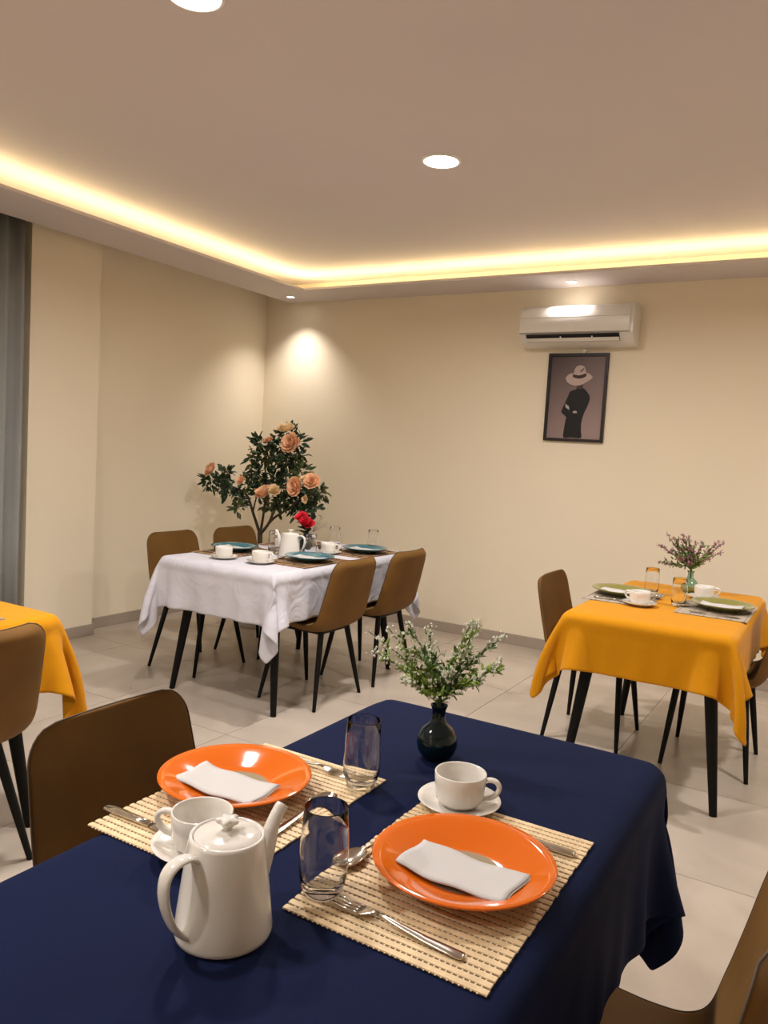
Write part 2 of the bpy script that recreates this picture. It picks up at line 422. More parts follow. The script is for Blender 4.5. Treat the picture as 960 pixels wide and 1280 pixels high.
def drape(x0, x1, y0, y1, ov, seed, h=.0205, zt=ZT + .003, stiff=.7, skew=(0, 0), steps=420):
    """position-based cloth laid over the table board; returns the settled grid"""
    rng = np.random.RandomState(seed)
    X0, X1, Y0, Y1 = x0 - ov + skew[0], x1 + ov + skew[0], y0 - ov + skew[1], y1 + ov + skew[1]
    nx = int(round((X1 - X0) / h)) + 1; ny = int(round((Y1 - Y0) / h)) + 1
    gx, gy = np.meshgrid(np.linspace(X0, X1, nx), np.linspace(Y0, Y1, ny), indexing='ij')
    hx, hy = (X1 - X0) / (nx - 1), (Y1 - Y0) / (ny - 1)
    P = np.stack([gx, gy, np.full_like(gx, zt)], -1)
    pin = (gx > x0 + .004) & (gx < x1 - .004) & (gy > y0 + .004) & (gy < y1 - .004)
    w = np.where(pin, 0.0, 1.0)[..., None]
    Vv = np.zeros_like(P)
    dt = 1 / 70.
    fx = rng.normal(size=(6,)); 
    cons = []
    def con(a, b, L, k):
        """a, b slices of the grid"""
        cons.append((a, b, L, k))
    s = slice
    for o in (0, 1):
        con((s(o, nx - 1, 2), s(None)), (s(o + 1, nx, 2), s(None)), hx, 1.0)
        con((s(None), s(o, ny - 1, 2)), (s(None), s(o + 1, ny, 2)), hy, 1.0)
    dg = math.hypot(hx, hy)
    for o in (0, 1):
        for q in (0, 1):
            con((s(o, nx - 1, 2), s(q, ny - 1, 2)), (s(o + 1, nx, 2), s(q + 1, ny, 2)), dg, .35)
            con((s(o + 1, nx, 2), s(q, ny - 1, 2)), (s(o, nx - 1, 2), s(q + 1, ny, 2)), dg, .35)
    for g in (3,):
        for o in range(2 * g):
            con((s(o, nx - g, 2 * g), s(None)), (s(o + g, nx, 2 * g), s(None)), g * hx, stiff)
            con((s(None), s(o, ny - g, 2 * g)), (s(None), s(o + g, ny, 2 * g)), g * hy, stiff)
    e = .004
    for it in range(steps):
        damp = .985 if it < steps * .6 else .95
        Vv[..., 2] -= 9.8 * dt
        if it < 120:
            ang = gx * 9 * fx[0] + gy * 7 * fx[1] + fx[2] * 3
            Vv[..., 0] += .35 * dt * np.sin(ang) * 4; Vv[..., 1] += .35 * dt * np.cos(ang * 1.3 + fx[3]) * 4
        Q = P + Vv * dt * w
        for rep in range(7):
            for a, b, L, k in cons:
                A = Q[a]; B = Q[b]
                na, nb = min(A.shape[0], B.shape[0]), min(A.shape[1], B.shape[1])
                A = A[:na, :nb]; B = B[:na, :nb]
                wa = w[a][:na, :nb]; wb = w[b][:na, :nb]
                d = B - A; ln = np.sqrt((d * d).sum(-1, keepdims=True)) + 1e-9
                c = d * (k * (ln - L) / ln / np.maximum(wa + wb, 1e-6))
                A += c * wa; B -= c * wb
            ins = (Q[..., 0] > x0 - e) & (Q[..., 0] < x1 + e) & (Q[..., 1] > y0 - e) & (Q[..., 1] < y1 + e) & (Q[..., 2] < zt) & (~pin)
            if ins.any():
                q = Q[ins]; up = zt - q[:, 2]
                dd = np.stack([q[:, 0] - (x0 - e), (x1 + e) - q[:, 0], q[:, 1] - (y0 - e), (y1 + e) - q[:, 1]], 1)
                j = dd.argmin(1); m_ = dd.min(1); side = m_ < up
                q[~side, 2] = zt
                for kk, (ax, val) in enumerate(((0, x0 - e), (0, x1 + e), (1, y0 - e), (1, y1 + e))):
                    sel = side & (j == kk); q[sel, ax] = val
                Q[ins] = q
        Vv = (Q - P) / dt * damp
        sp = np.sqrt((Vv ** 2).sum(-1, keepdims=True)); Vv *= np.minimum(1, 3.0 / np.maximum(sp, 1e-6))
        P = Q
    return P, nx, ny
def tablecloth(x0, x1, y0, y1, ov, m, label, seed, **kw):
    P, nx, ny = drape(x0, x1, y0, y1, ov, seed, **kw)
    c = np.array([(x0 + x1) / 2, (y0 + y1) / 2, 0.0])
    V = (P.reshape(-1, 3) - c).tolist()
    F = [(i * ny + j, (i + 1) * ny + j, (i + 1) * ny + j + 1, i * ny + j + 1) for i in range(nx - 1) for j in range(ny - 1)]
    o = obj('tablecloth', me_from('tablecloth', V, F, m, True), None, tuple(c))
    sb = o.modifiers.new('smooth', 'SUBSURF'); sb.levels = 1; sb.render_levels = 1
    s = o.modifiers.new('thick', 'SOLIDIFY'); s.thickness = .0016; s.offset = 0
    return tag(o, label, 'tablecloth')
ZK = ZT + .0045       # what stands on a cloth

NAVY = (-1.005, -.285, .36, 1.775); WHITE = (-3.19, -2.40, 3.05, 4.40)
YELL = (-1.01, -.315, 3.275, 4.50); YEL2 = (-3.10, -2.35, .45, 1.795)
table(*NAVY, 'dark table under the navy blue cloth in the foreground')
table(*WHITE, 'black-legged table under the white cloth near the corner')
table(*YELL, 'black-legged table under the yellow cloth at the right')
table(*YEL2, 'table under the yellow cloth cut by the left edge')
tablecloth(*NAVY, .283, M_navy, 'navy blue tablecloth on the foreground table', 3)
tablecloth(*WHITE, .262, M_white, 'white tablecloth on the table near the plant', 5)
tablecloth(*YELL, .225, M_yellow, 'bright yellow tablecloth on the right table, green plates on it', 8)
tablecloth(*YEL2, .25, M_yellow, 'yellow tablecloth on the table cut by the left edge', 11)

chair(-1.075, 1.155, 1, 'brown chair behind the left orange plate at the navy table')
chair(-.304, 1.165, -1, 'brown chair at the lower right corner, at the navy table')
chair(-2.50, 3.55, -1, 'tan chair at the right side of the white table, nearer the camera')
chair(-2.49, 4.13, -1, 'tan chair at the right side of the white table, further from the camera')
chair(-3.39, 3.58, 1, 'tan chair at the left side of the white table, the leftmost one')
chair(-3.37, 4.14, 1, 'tan chair at the left side of the white table, next to the plant')
chair(-1.03, 3.99, 1, 'dark brown chair at the left side of the right yellow table')
chair(-.46, 4.03, -1, 'dark brown chair at the right side of the right yellow table')
chair(-2.375, 1.35, -1, 'dark brown chair cut by the left edge, at the left yellow table')

# ------------------------------------------------------------------ tableware
def rot(p, a): return (p[0] * math.cos(a) - p[1] * math.sin(a), p[0] * math.sin(a) + p[1] * math.cos(a))
def placemat(x0, x1, y0, y1, label, pieces, ms, md, mt, group, pitch=.0144, across_x=True, z=ZK):
    """slats run along x, stacked along y"""
    t = thing('placemat', label, 'placemat', ((x0 + x1) / 2, (y0 + y1) / 2, z), group=group)
    w, l = (x1 - x0) / 2, (y1 - y0) / 2
    n = int(round(2 * l / pitch)); p = 2 * l / n
    hw = p * .385
    MB().box(-w + .003, w - .003, -l + .001, l - .001, 0, .0013).obj('backing', md, t)
    prof = [(-hw, .0008), (-hw * .9, .0030), (0, .0036), (hw * .9, .0030), (hw, .0008)]
    if pieces:
        sm = MB().prism(prof, -w, w, 'x').mesh('slat', ms)
        for i in range(n):
            o = obj('slat', sm, t, (random.uniform(-.0012, .0012), -l + p * (i + .5), 0))
    else:
        mb = MB()
        for i in range(n):
            y = -l + p * (i + .5); mb.prism([(y + q[0], q[1]) for q in prof], -w, w, 'x')
        o = mb.obj('slats', ms, t); o['kind'] = 'stuff'
    th = MB(); k = int(2 * w / .0085) if pieces else 6
    for j in range(k):
        xx = -w + .012 + (2 * w - .024) * j / (k - 1)
        th.box(xx - .0011, xx + .0011, -l, l, .001, .0022 if pieces else .0039)
    o = th.obj('stitching', mt, t); o['kind'] = 'stuff'
    return t
ZM = ZK + .0042     # on top of a mat
def plate_mb(s=1.0):
    R = .1385 * s
    top = [(0, .0075), (.055, .0078), (.066, .0090), (.078, .0125), (.095, .0190), (.112, .0252), (.126, .0300), (R, .0335)]
    bot = [(R + .0012, .0322), (R, .0300), (.118, .0228), (.095, .0130), (.074, .0050), (.070, .0), (.062, 0), (.060, .0030), (0, .0030)]
    return MB().lathe(top + bot, 72)
PLATE_ME = {}
def plate(x, y, m, label, z=ZM, group=None):
    if m.name not in PLATE_ME: PLATE_ME[m.name] = plate_mb().mesh('dinner_plate', m, True)
    return tag(obj('dinner_plate', PLATE_ME[m.name], None, (x, y, z)), label, 'plate', group)
def napkin(x, y, z, a, label, L=.178, Wd=.092, seed=0):
    rnd = random.Random(seed); V = []; F = []; nx, ny = 18, 8
    t = thing('paper_napkin', label, 'napkin', (x, y, z), a)
    for lay, dz in ((0, 0), (1, .0014)):
        V = []; F = []
        for i in range(nx + 1):
            for j in range(ny + 1):
                u, v = i / nx * 2 - 1, j / ny * 2 - 1
                yy = v * Wd / 2 + .003 * math.sin(u * 5 + seed) * (1 if v > 0 else -.4)
                xx = u * L / 2 + .003 * math.sin(v * 3 + seed * 2) - lay * .003
                zz = .0205 * abs(u) ** 2.2 * .25 + .0014 * math.sin(u * 6 + v * 2 + seed) * abs(v) + dz
                V.append((xx, yy, zz))
        for i in range(nx):
            for j in range(ny):
                a_ = i * (ny + 1) + j; F.append((a_, a_ + ny + 1, a_ + ny + 2, a_ + 1))
        o = obj('folded_sheet', me_from('folded_sheet', V, F, M_nap, True), t)
        s = o.modifiers.new('thick', 'SOLIDIFY'); s.thickness = .0009; s.offset = 1
    return t
def strip(mb, secs, n=10):
    """secs: (x, z, half width, half thickness) along x -> closed bar"""
    V = []; F = []
    for x, z, w, h in secs:
        for j in range(n):
            t = 2 * PI * j / n; V.append((x, w * math.copysign(abs(math.cos(t)) ** .7, math.cos(t)), z + h * math.copysign(abs(math.sin(t)) ** .8, math.sin(t))))
    k = len(secs)
    F = [(i * n + j, i * n + (j + 1) % n, (i + 1) * n + (j + 1) % n, (i + 1) * n + j) for i in range(k - 1) for j in range(n)]
    F += [tuple(range(n))[::-1], tuple((k - 1) * n + j for j in range(n))]
    mb.add(V, F); return mb
HANDLE = [(.115, .003, .0045, .0014), (.112, .003, .0085, .0022), (.095, .003, .0085, .0024), (.06, .0035, .0072, .0024), (.02, .006, .0048, .0024), (-.005, .0085, .0032, .0022), (-.02, .0088, .0030, .0020)]
def build_cut():
    D = {}
    D['handle'] = strip(MB(), HANDLE).mesh('handle', M_steel, True)
    fh = strip(MB(), [(-.018, .0088, .0030, .0020), (-.028, .0078, .0075, .0013), (-.038, .0058, .0120, .0011), (-.050, .0042, .0122, .0010)])
    for k in range(4):
        y = (k - 1.5) * .0066; q = strip(MB(), [(-.046, .0046, .0026, .0010), (-.07, .0030, .0021, .0010), (-.088, .0042, .0015, .0009), (-.094, .0060, .0006, .0005)], 6)
        fh.add([(v[0], v[1] + y, v[2]) for v in q.V], q.F)
    D['fork'] = fh.mesh('tines', M_steel, True)
    V = []; F = []; n = 20
    for s_, off in ((0, 0), (1, -.0012)):
        base = len(V)
        for r in range(7):
            q = r / 6
            for j in range(n):
                t = 2 * PI * j / n; x = -.052 + .033 * q * math.cos(t); y = .0205 * q * math.sin(t) * (1 - .12 * math.cos(t))
                V.append((x, y, .0015 + .0072 * q * q + off + (.001 if q > .9 and not s_ else 0)))
        for r in range(6):
            for j in range(n):
                f = (base + r * n + j, base + r * n + (j + 1) % n, base + (r + 1) * n + (j + 1) % n, base + (r + 1) * n + j); F.append(f if s_ else f[::-1])
    for j in range(n): F.append((6 * n + j, 6 * n + (j + 1) % n, 13 * n + (j + 1) % n, 13 * n + j))
    D['spoon'] = me_from('bowl', V, F, M_steel, True)
    D['kh'] = strip(MB(), [(.105, .004, .0075, .0026), (.103, .004, .0095, .0036), (.08, .004, .0095, .004), (.03, .004, .0078, .004), (.0, .004, .0065, .0036)]).mesh('handle', M_steel, True)
    D['kb'] = strip(MB(), [(.002, .004, .005, .002), (-.01, .004, .0085, .0010), (-.07, .004, .0095, .0008), (-.10, .004, .0075, .0006), (-.112, .004, .002, .0004)]).mesh('blade', M_steel, True)
    return D
CUT = build_cut()
def cutlery(kind, x, y, a, label, z=ZM, group=None):
    """a: direction in which the handle points"""
    t = thing(kind, label, kind, (x, y, z), a, group)
    if kind == 'knife': obj('handle', CUT['kh'], t); obj('blade', CUT['kb'], t)
    else: obj('handle', CUT['handle'], t); obj('tines' if kind == 'fork' else 'bowl', CUT[kind], t)
    return t
def build_cup():
    R = .0475
    prof = [(0, .004), (.024, .004), (.026, .0), (.029, .0), (.030, .004), (.038, .0075), (.0435, .0145), (.0455, .024), (.0468, .045), (R, .061), (R - .0012, .0625), (R - .003, .061), (.0438, .045), (.0425, .024), (.040, .015), (.034, .0095), (0, .0085)]
    c = MB().lathe(prof, 56).mesh('cup_body', M_porc, True)
    pts = [(.0445, 0, .053), (.056, 0, .0555), (.066, 0, .053), (.0715, 0, .044), (.068, 0, .033), (.059, 0, .024), (.0435, 0, .019)]
    P = [Vector(q) for q in catmull(pts, 4)]
    h = MB().tube(P, .0046, 10, flat=((0, 1, 0), 1.5)).mesh('handle', M_porc, True)
    pr = [(0, .004), (.028, .004), (.031, .0055), (.036, .0055), (.052, .009), (.066, .0140), (.0755, .0185), (.0762, .0175), (.067, .0115), (.050, .0055), (.040, .0012), (.039, 0), (.034, 0), (.033, .0015), (0, .0015)]
    s = MB().lathe(pr, 56).mesh('saucer', M_porc, True)
    return c, h, s
CUPM = build_cup()
def cup(x, y, a, label, z=ZK, group=None, sl=None):
    s = tag(obj('saucer', CUPM[2], None, (x, y, z)), sl or label.replace(' cup', ' saucer under the cup', 1), 'saucer', (group + ' saucers') if group else None)
    t = thing('coffee_cup', label, 'cup', (x, y, z + .0045), a, group)
    obj('cup_body', CUPM[0], t); obj('handle', CUPM[1], t)
def build_glass():
    o = [(0, .0), (.024, .0), (.0275, .0015), (.031, .010), (.0345, .026), (.0358, .045), (.0352, .070), (.0335, .100), (.0318, .127), (.0312, .1285)]
    i = [(.0305, .1275), (.0327, .100), (.0344, .070), (.0350, .045), (.0336, .028), (.0295, .016), (.020, .0125), (0, .0115)]
    return MB().lathe(o + i, 64).mesh('drinking_glass', M_glass, True)
GLASS = build_glass()
def glass(x, y, label, z=ZM, group=None):
    return tag(obj('drinking_glass', GLASS, None, (x, y, z)), label, 'glass', group)
def vase(x, y, m, label, z=ZK, s=1.0):
    o = [(0, 0), (.020, 0), (.030, .004), (.040, .018), (.0435, .034), (.041, .050), (.032, .065), (.019, .076), (.0145, .086), (.0145, .105), (.018, .114), (.0185, .1155)]
    i = [(.0165, .1145), (.0122, .105), (.0122, .086), (.016, .077), (.029, .064), (.038, .050), (.0405, .034), (.037, .019), (.027, .007), (0, .005)]
    mb = MB().lathe([(r * s, q * s) for r, q in o + i], 48)
    return tag(mb.obj('bud_vase', m, None, True, (x, y, z)), label, 'vase')
def teapot(x, y, z, a, label, s=1.0):
    """a: direction the spout points to"""
    t = thing('teapot', label, 'teapot', (x, y, z), a)
    ZF = .855
    o = [(0, .0), (.059, .0), (.063, .003), (.0642, .010), (.0612, .040), (.0567, .085), (.0518, .130), (.0492, .150), (.0482, .1555)]
    i = [(.0450, .1560), (.0440, .152), (.0425, .150), (.0425, .146), (.047, .130), (.052, .085), (.056, .040), (.056, .012), (0, .006)]
    MB().lathe([(r * s, q * s) for r, q in o + i], 72).obj('body', M_porc, t, smooth=True)
    lid = MB().lathe([(r * s, q * s) for r, q in [(.0425, .1475), (.0432, .1530), (.0415, .1556), (.034, .1580), (.020, .1612), (.009, .1622), (0, .1624), (0, .156), (.036, .1475), (.0425, .1475)]], 56).obj('lid', M_porc, t, smooth=True)
    kb = MB(); n = 40; V = []; rings = []
    for q, zz, amp in ((.0065, .160, 0), (.006, .165, 0), (.0085, .170, .14), (.0125, .174, .22), (.0135, .1775, .24), (.0115, .1805, .22), (.004, .1815, .05)):
        rings.append([(q * s * (1 + amp * math.cos(5 * 2 * PI * j / n)) * math.cos(2 * PI * j / n), q * s * (1 + amp * math.cos(5 * 2 * PI * j / n)) * math.sin(2 * PI * j / n), zz * s) for j in range(n)])
    V = [v for r in rings for v in r]
    F = [(k * n + j, k * n + (j + 1) % n, (k + 1) * n + (j + 1) % n, (k + 1) * n + j) for k in range(len(rings) - 1) for j in range(n)] + [tuple((len(rings) - 1) * n + j for j in range(n))]
    kb.add(V, F).obj('knob', M_porc, lid, smooth=True)
    sp = catmull([(.050, 0, .070, .020), (.060, 0, .088, .0165), (.071, 0, .115, .0125), (.079, 0, .140, .0100), (.090, 0, .160, .0092), (.096, 0, .167, .0088)], 5)
    mb = MB().tube([Vector(q[:3]) * s for q in sp], [q[3] * s for q in sp], 20, cap=False)
    sq = sp[::-1][:14]
    mb2 = MB().tube([Vector(q[:3]) * s for q in sp], [max(.003, q[3] - .0022) * s for q in sp], 20, cap=False)
    mb.add(mb2.V, mb2.F); k = len(mb2.V); L = len(sp)
    mb.F += [((L - 1) * 20 + j, (L - 1) * 20 + (j + 1) % 20, k + (L - 1) * 20 + (j + 1) % 20, k + (L - 1) * 20 + j) for j in range(20)]
    mb.obj('spout', M_porc, t, smooth=True)
    hp = catmull([(-.0480, 0, .134), (-.062, 0, .143), (-.080, 0, .141), (-.092, 0, .128), (-.095, 0, .105), (-.091, 0, .078), (-.082, 0, .052), (-.071, 0, .033), (-.0605, 0, .022)], 4)
    MB().tube([Vector(q) * s for q in hp], .0112 * s, 14, flat=((1, 0, .3), .42)).obj('handle', M_porc, t, smooth=True)
    t.scale = (1, 1, ZF)
    return t

# ---- foreground setting
LR, OR = 'placemats on the navy table', None
placemat(-1.022, -.722, .838, 1.300, 'cream bamboo slat placemat under the left orange plate', True, M_bamboo, M_bamd, M_thread, LR)
placemat(-.622, -.315, .842, 1.302, 'cream bamboo slat placemat under the right orange plate', True, M_bamboo, M_bamd, M_thread, LR)
plate(-.920, 1.083, M_orange, 'glossy orange plate beside the empty left chair')
plate(-.450, 1.065, M_orange, 'glossy orange plate nearer the camera, at the right')
napkin(-.918, 1.060, ZM + .0165, math.radians(1), 'white folded paper napkin on the left orange plate', seed=1)
napkin(-.442, 1.047, ZM + .0165, math.radians(-1), 'white folded paper napkin on the right orange plate', seed=3)
cutlery('fork', -.480, .893, math.radians(-3), 'steel fork at the foot of the nearest glass')
cutlery('knife', -.432, 1.232, math.radians(-1), 'steel knife partly under the right orange plate')
cutlery('spoon', -.603, 1.050, math.radians(82), 'steel spoon beside the right orange plate and the near glass')
cutlery('fork', -.865, 1.255, math.radians(182), 'steel fork behind the left orange plate, by the far glass')
cutlery('knife', -.935, .893, math.radians(180), 'steel knife overhanging the left placemat, by the teapot')
cutlery('spoon', -.758, 1.082, math.radians(-90), 'steel spoon between the left orange plate and the glasses')
cup(-.560, 1.285, math.radians(15), 'white coffee cup behind the right orange plate', sl='white saucer behind the right orange plate')
cup(-.815, .885, math.radians(205), 'white coffee cup hidden partly by the teapot', sl='white saucer behind the teapot', z=ZM)
glass(-.748, 1.245, 'empty clear glass on the corner of the left placemat')
glass(-.598, .905, 'empty clear glass standing between teapot and right orange plate')
teapot(-.655, .760, ZK, math.radians(80), 'white porcelain teapot in front on the navy table')
vase(-.698, 1.465, M_teal_gl, 'round dark teal glass vase on the navy table')

# ------------------------------------------------------------------ sprigs of artificial flowers
RGT = Vector((.858, .510, 0)).normalized(); DEP = Vector((-.510, .858, 0)); UP = Vector((0, 0, 1))
def leaf_geo(mb, p, d, L, w, up=None, bend=.2):
    d = d.normalized(); u = (up or Vector((random.uniform(-1, 1), random.uniform(-1, 1), random.uniform(.2, 1)))).normalized()
    s = d.cross(u)
    if s.length < 1e-3: s = d.cross(Vector((1, 0, 0)))
    s.normalize(); nrm = s.cross(d)
    V = [p, p + d * L * .35 + s * w, p + d * L * .35 - s * w, p + d * L * .4 + nrm * w * .35, p + d * L * .75 + s * w * .7 - nrm * L * bend * .4, p + d * L * .75 - s * w * .7 - nrm * L * bend * .4, p + d * L - nrm * L * bend, p + d * L * .78 - nrm * L * bend * .2 + nrm * w * .2]
    mb.add(V, [(0, 1, 3), (0, 3, 2), (1, 4, 7, 3), (2, 3, 7, 5), (4, 6, 7), (5, 7, 6)])
def blob(mb, p, r):
    V = [p + Vector(v) * r * random.uniform(.7, 1.2) for v in ((1, 0, 0), (-1, 0, 0), (0, 1, 0), (0, -1, 0), (0, 0, 1.4), (0, 0, -1.2))]
    mb.add(V, [(0, 2, 4), (2, 1, 4), (1, 3, 4), (3, 0, 4), (2, 0, 5), (1, 2, 5), (3, 1, 5), (0, 3, 5)])
def bunch(loc, mouth, tips, label, mleaf, mbud, s=1.0, nleaf=26, nbud=26, low=0.04, leafL=.018):
    """tips: (right, up, depth, fork point fraction) measured from the vase mouth"""
    t = thing('flower_bunch', label, 'flowers', loc)
    for a, b, c in tips:
        m0 = Vector((0, 0, mouth)); tip = m0 + RGT * a * s + UP * b * s + DEP * c * s
        start = m0 + Vector((random.uniform(-.004, .004), random.uniform(-.004, .004), -low))
        mid = m0 + (tip - m0) * .45 + UP * .012 * s + Vector((random.uniform(-.01, .01), random.uniform(-.01, .01), 0))
        P = [Vector(q) for q in catmull([start, m0 + (tip - m0) * .05 + UP * .012 * s, mid, tip], 5)]
        st = MB().tube(P, [.0016 * s * (1 - .7 * i / len(P)) + .0004 for i in range(len(P))], 5)
        lf = MB(); bd = MB(); n = len(P)
        sides = []
        for k in range(5):                                  # little side twigs
            q = 6 + k * (n - 8) // 5; q = min(q, n - 2); base = P[q]
            d = (P[q + 1] - P[q]).normalized() * .8 + Vector((random.gauss(0, .45), random.gauss(0, .45), random.gauss(.15, .3)))
            L = random.uniform(.025, .045) * s; e = base + d.normalized() * L
            st.tube([base, base.lerp(e, .5) + UP * .002, e], [.0009 * s, .0007 * s, .0004 * s], 4); sides.append((base, e))
        for k in range(nleaf):
            if random.random() < .5: f = random.uniform(.28, .85); i = int(f * (n - 2)); p = P[i].lerp(P[i + 1], random.random())
            else: sb, se = random.choice(sides); p = sb.lerp(se, random.uniform(.1, .9)); i = n // 2
            d = (P[min(i + 1, n - 1)] - P[i]).normalized() + Vector((random.gauss(0, .6), random.gauss(0, .6), random.gauss(.1, .5)))
            leaf_geo(lf, p, d, leafL * s * random.uniform(.7, 1.3), leafL * .2 * s)
        for k in range(nbud):
            if random.random() < .55: f = random.uniform(.66, 1.0); i = min(int(f * (n - 1)), n - 2); p = P[i].lerp(P[i + 1], random.random())
            else: sb, se = random.choice(sides); p = sb.lerp(se, random.uniform(.55, 1.1))
            p = p + Vector((random.gauss(0, .0045), random.gauss(0, .0045), random.gauss(0, .0045))) * s
            blob(bd, p, random.uniform(.0020, .0040) * s)
        so = st.obj('sprig', M_stem, t)
        lo = lf.obj('leaves', mleaf if random.random() < .6 else M_leafm, so); lo['kind'] = 'stuff'
        bo = bd.obj('buds', mbud, so); bo['kind'] = 'stuff'
    return t
tipsN = [(-.158, .150, .0), (-.150, .105, .03), (-.118, .165, -.02), (-.075, .168, .02), (-.030, .168, .0), (-.085, .06, -.03), (-.04, .10, .03),
         (.058, .185, .0), (.075, .175, .03), (.130, .160, .0), (.120, .110, -.03), (.085, .055, .0), (.02, .085, -.02), (.060, .12, .02)]
bunch((-.698, 1.465, ZK), .114, tipsN, 'green sprigs with tiny white flowers in the teal vase', M_leafy, M_bud, leafL=.021, nleaf=58, nbud=85)

# ------------------------------------------------------------------ white table setting
def setting(cx, cy, side, mt, plate_m, names, mats, gl=True, zz=ZK):
    """side -1: the diner sits at -x and faces +x; +1: the diner sits at +x"""
    mname, pname, nname, cname, gname = names
    placemat(cx - .15, cx + .15, cy - .225, cy + .225, mname, False, *mats, mt)
    plate(cx - side * -.02, cy, plate_m, pname)
    napkin(cx + side * .02, cy, ZM + .0165, math.radians(2 * side), nname, seed=int(abs(cx * 31 + cy * 17)) % 9)
    a = 0 if side > 0 else PI
    cutlery('fork', cx + side * .0, cy - side * .175, a, 'steel fork beside the ' + pname, group='forks on the far tables')
    cutlery('knife', cx, cy + side * .170, a, 'steel knife beside the ' + pname, group='knives on the far tables')
    cutlery('spoon', cx - side * .14, cy, a + PI / 2, 'steel spoon behind the ' + pname, group='spoons on the far tables')
BM = (M_wmat, M_bamd, M_thread)
GM = (M_gmat, M_gmatd, M_gmatd)
mg = 'placemats on the white table'
setting(-2.555, 3.53, 1, mg, M_teal, ('brown striped placemat at the near right seat of the white table', 'teal plate at the near right seat of the white table', 'grey paper napkin on the near right teal plate', '', ''), BM)
setting(-2.555, 4.11, 1, mg, M_teal, ('brown striped placemat at the far right seat of the white table', 'teal plate at the far right seat of the white table', 'grey paper napkin on the far right teal plate', '', ''), BM)
setting(-3.035, 3.50, -1, mg, M_teal, ('brown striped placemat at the near left seat of the white table', 'teal plate at the near left seat, behind a white cup', 'grey paper napkin on the near left teal plate', '', ''), BM)
setting(-3.035, 4.08, -1, mg, M_teal, ('brown striped placemat at the far left seat of the white table', 'teal plate at the far left seat, next to the plant', 'grey paper napkin on the far left teal plate', '', ''), BM)
cup(-2.90, 3.235, 2.6, 'white cup in front of the near left teal plate', sl='white saucer in front of the near left teal plate')
cup(-2.665, 3.262, .3, 'white cup left of the near right teal plate on the white table', sl='white saucer left of the near right teal plate')
cup(-2.655, 3.885, .2, 'white cup between the two teal plates on the right side', sl='white saucer between the two right teal plates')
cup(-2.94, 3.80, 2.8, 'white cup on the white table behind the near left teal plate', sl='white saucer behind the near left teal plate')
glass(-2.86, 3.62, 'empty glass left of the teapot on the white table')
glass(-2.640, 3.68, 'empty glass right of the teapot on the white table')
glass(-2.80, 4.16, 'empty glass at the far end of the white table')
glass(-2.565, 4.25, 'empty glass behind the far right teal plate')
teapot(-2.745, 3.62, ZK, math.radians(190), 'white teapot on the white table in front of the plant')
vase(-2.825, 3.88, M_dark_gl, 'small black vase on the white table holding red flowers')
def petal_flower(mb, c, R, up, rings=((1.0, 10, .15), (.92, 9, .5), (.78, 8, .85), (.58, 7, 1.1), (.35, 5, 1.35))):
    up = up.normalized(); a = up.orthogonal().normalized(); b = up.cross(a)
    for q, n, el in rings:
        for k in range(n):
            t = 2 * PI * (k + random.uniform(-.25, .25)) / n + q * 2; d = a * math.cos(t) + b * math.sin(t); s = up.cross(d)
            L = R * q * random.uniform(.85, 1.1); w = L * .48
            e = d * math.cos(el) + up * math.sin(el); nn = up * math.cos(el) - d * math.sin(el)
            p0 = c + up * R * .05
            V = [p0 - s * w * .3, p0 + s * w * .3, p0 + e * L * .5 - s * w + nn * w * .15, p0 + e * L * .5 - nn * w * .25, p0 + e * L * .5 + s * w + nn * w * .15,
                 p0 + e * L * .95 - s * w * .65 + nn * w * .4, p0 + e * L * 1.05 + nn * w * .25, p0 + e * L * .95 + s * w * .65 + nn * w * .4]
            mb.add(V, [(0, 3, 2), (0, 1, 3), (1, 4, 3), (2, 3, 6, 5), (3, 4, 7, 6)])
def red_bunch():
    t = thing('flower_bunch', 'red flowers with dark leaves in the black vase on the white table', 'flowers', (-2.825, 3.88, ZK))
    for a, b, c, R in ((-.03, .085, 0, .042), (.02, .045, -.02, .040), (-.005, .065, -.035, .038)):
        tip = Vector((0, 0, .114)) + RGT * a + UP * b + DEP * c
        so = MB().tube([(0, 0, .07), (0, 0, .13), tip], .0018, 5).obj('stem', M_stem, t)
        mb = MB(); petal_flower(mb, tip, R, Vector((.2, -.6, .8))); mb.obj('red_blossom', M_red, t, smooth=True)
    lf = MB()
    for k in range(46):
        d = Vector((random.gauss(0, .6), random.gauss(0, .6), random.uniform(.1, 1.0))); p = Vector((random.gauss(0, .012), random.gauss(0, .012), random.uniform(.11, .17)))
        leaf_geo(lf, p, d, random.uniform(.03, .055), .011)
    o = lf.obj('leaves', M_leafd, t); o['kind'] = 'stuff'
    tw = MB()
    for k in range(10):
        e = Vector((0, 0, .115)) + RGT * random.uniform(.05, .13) + UP * random.uniform(.02, .09) + DEP * random.uniform(-.03, .03)
        tw.tube([(0, 0, .10), Vector((0, 0, .12)) + RGT * .04, e], [.0012, .001, .0006], 4)
        for j in range(4): blob(tw, e + Vector((random.gauss(0, .008), random.gauss(0, .008), random.gauss(0, .008))), .0025)
    tw.obj('dry_twigs', mat('dry_twig', (.22, .17, .14), .8), t)['kind'] = 'stuff'
red_bunch()
# a dark folded case lying by the far cup
tag(MB().lathe([(0, 0), (.045, 0), (.052, .010), (.048, .028), (.03, .036), (0, .038)], 24).obj('lidded_bowl', mat('dark_brown_glaze', (.09, .055, .035), .3, noise=(60, .7)), None, True, (-2.775, 4.035, ZK)), 'small dark mottled bowl on the white table behind the red flowers', 'bowl')

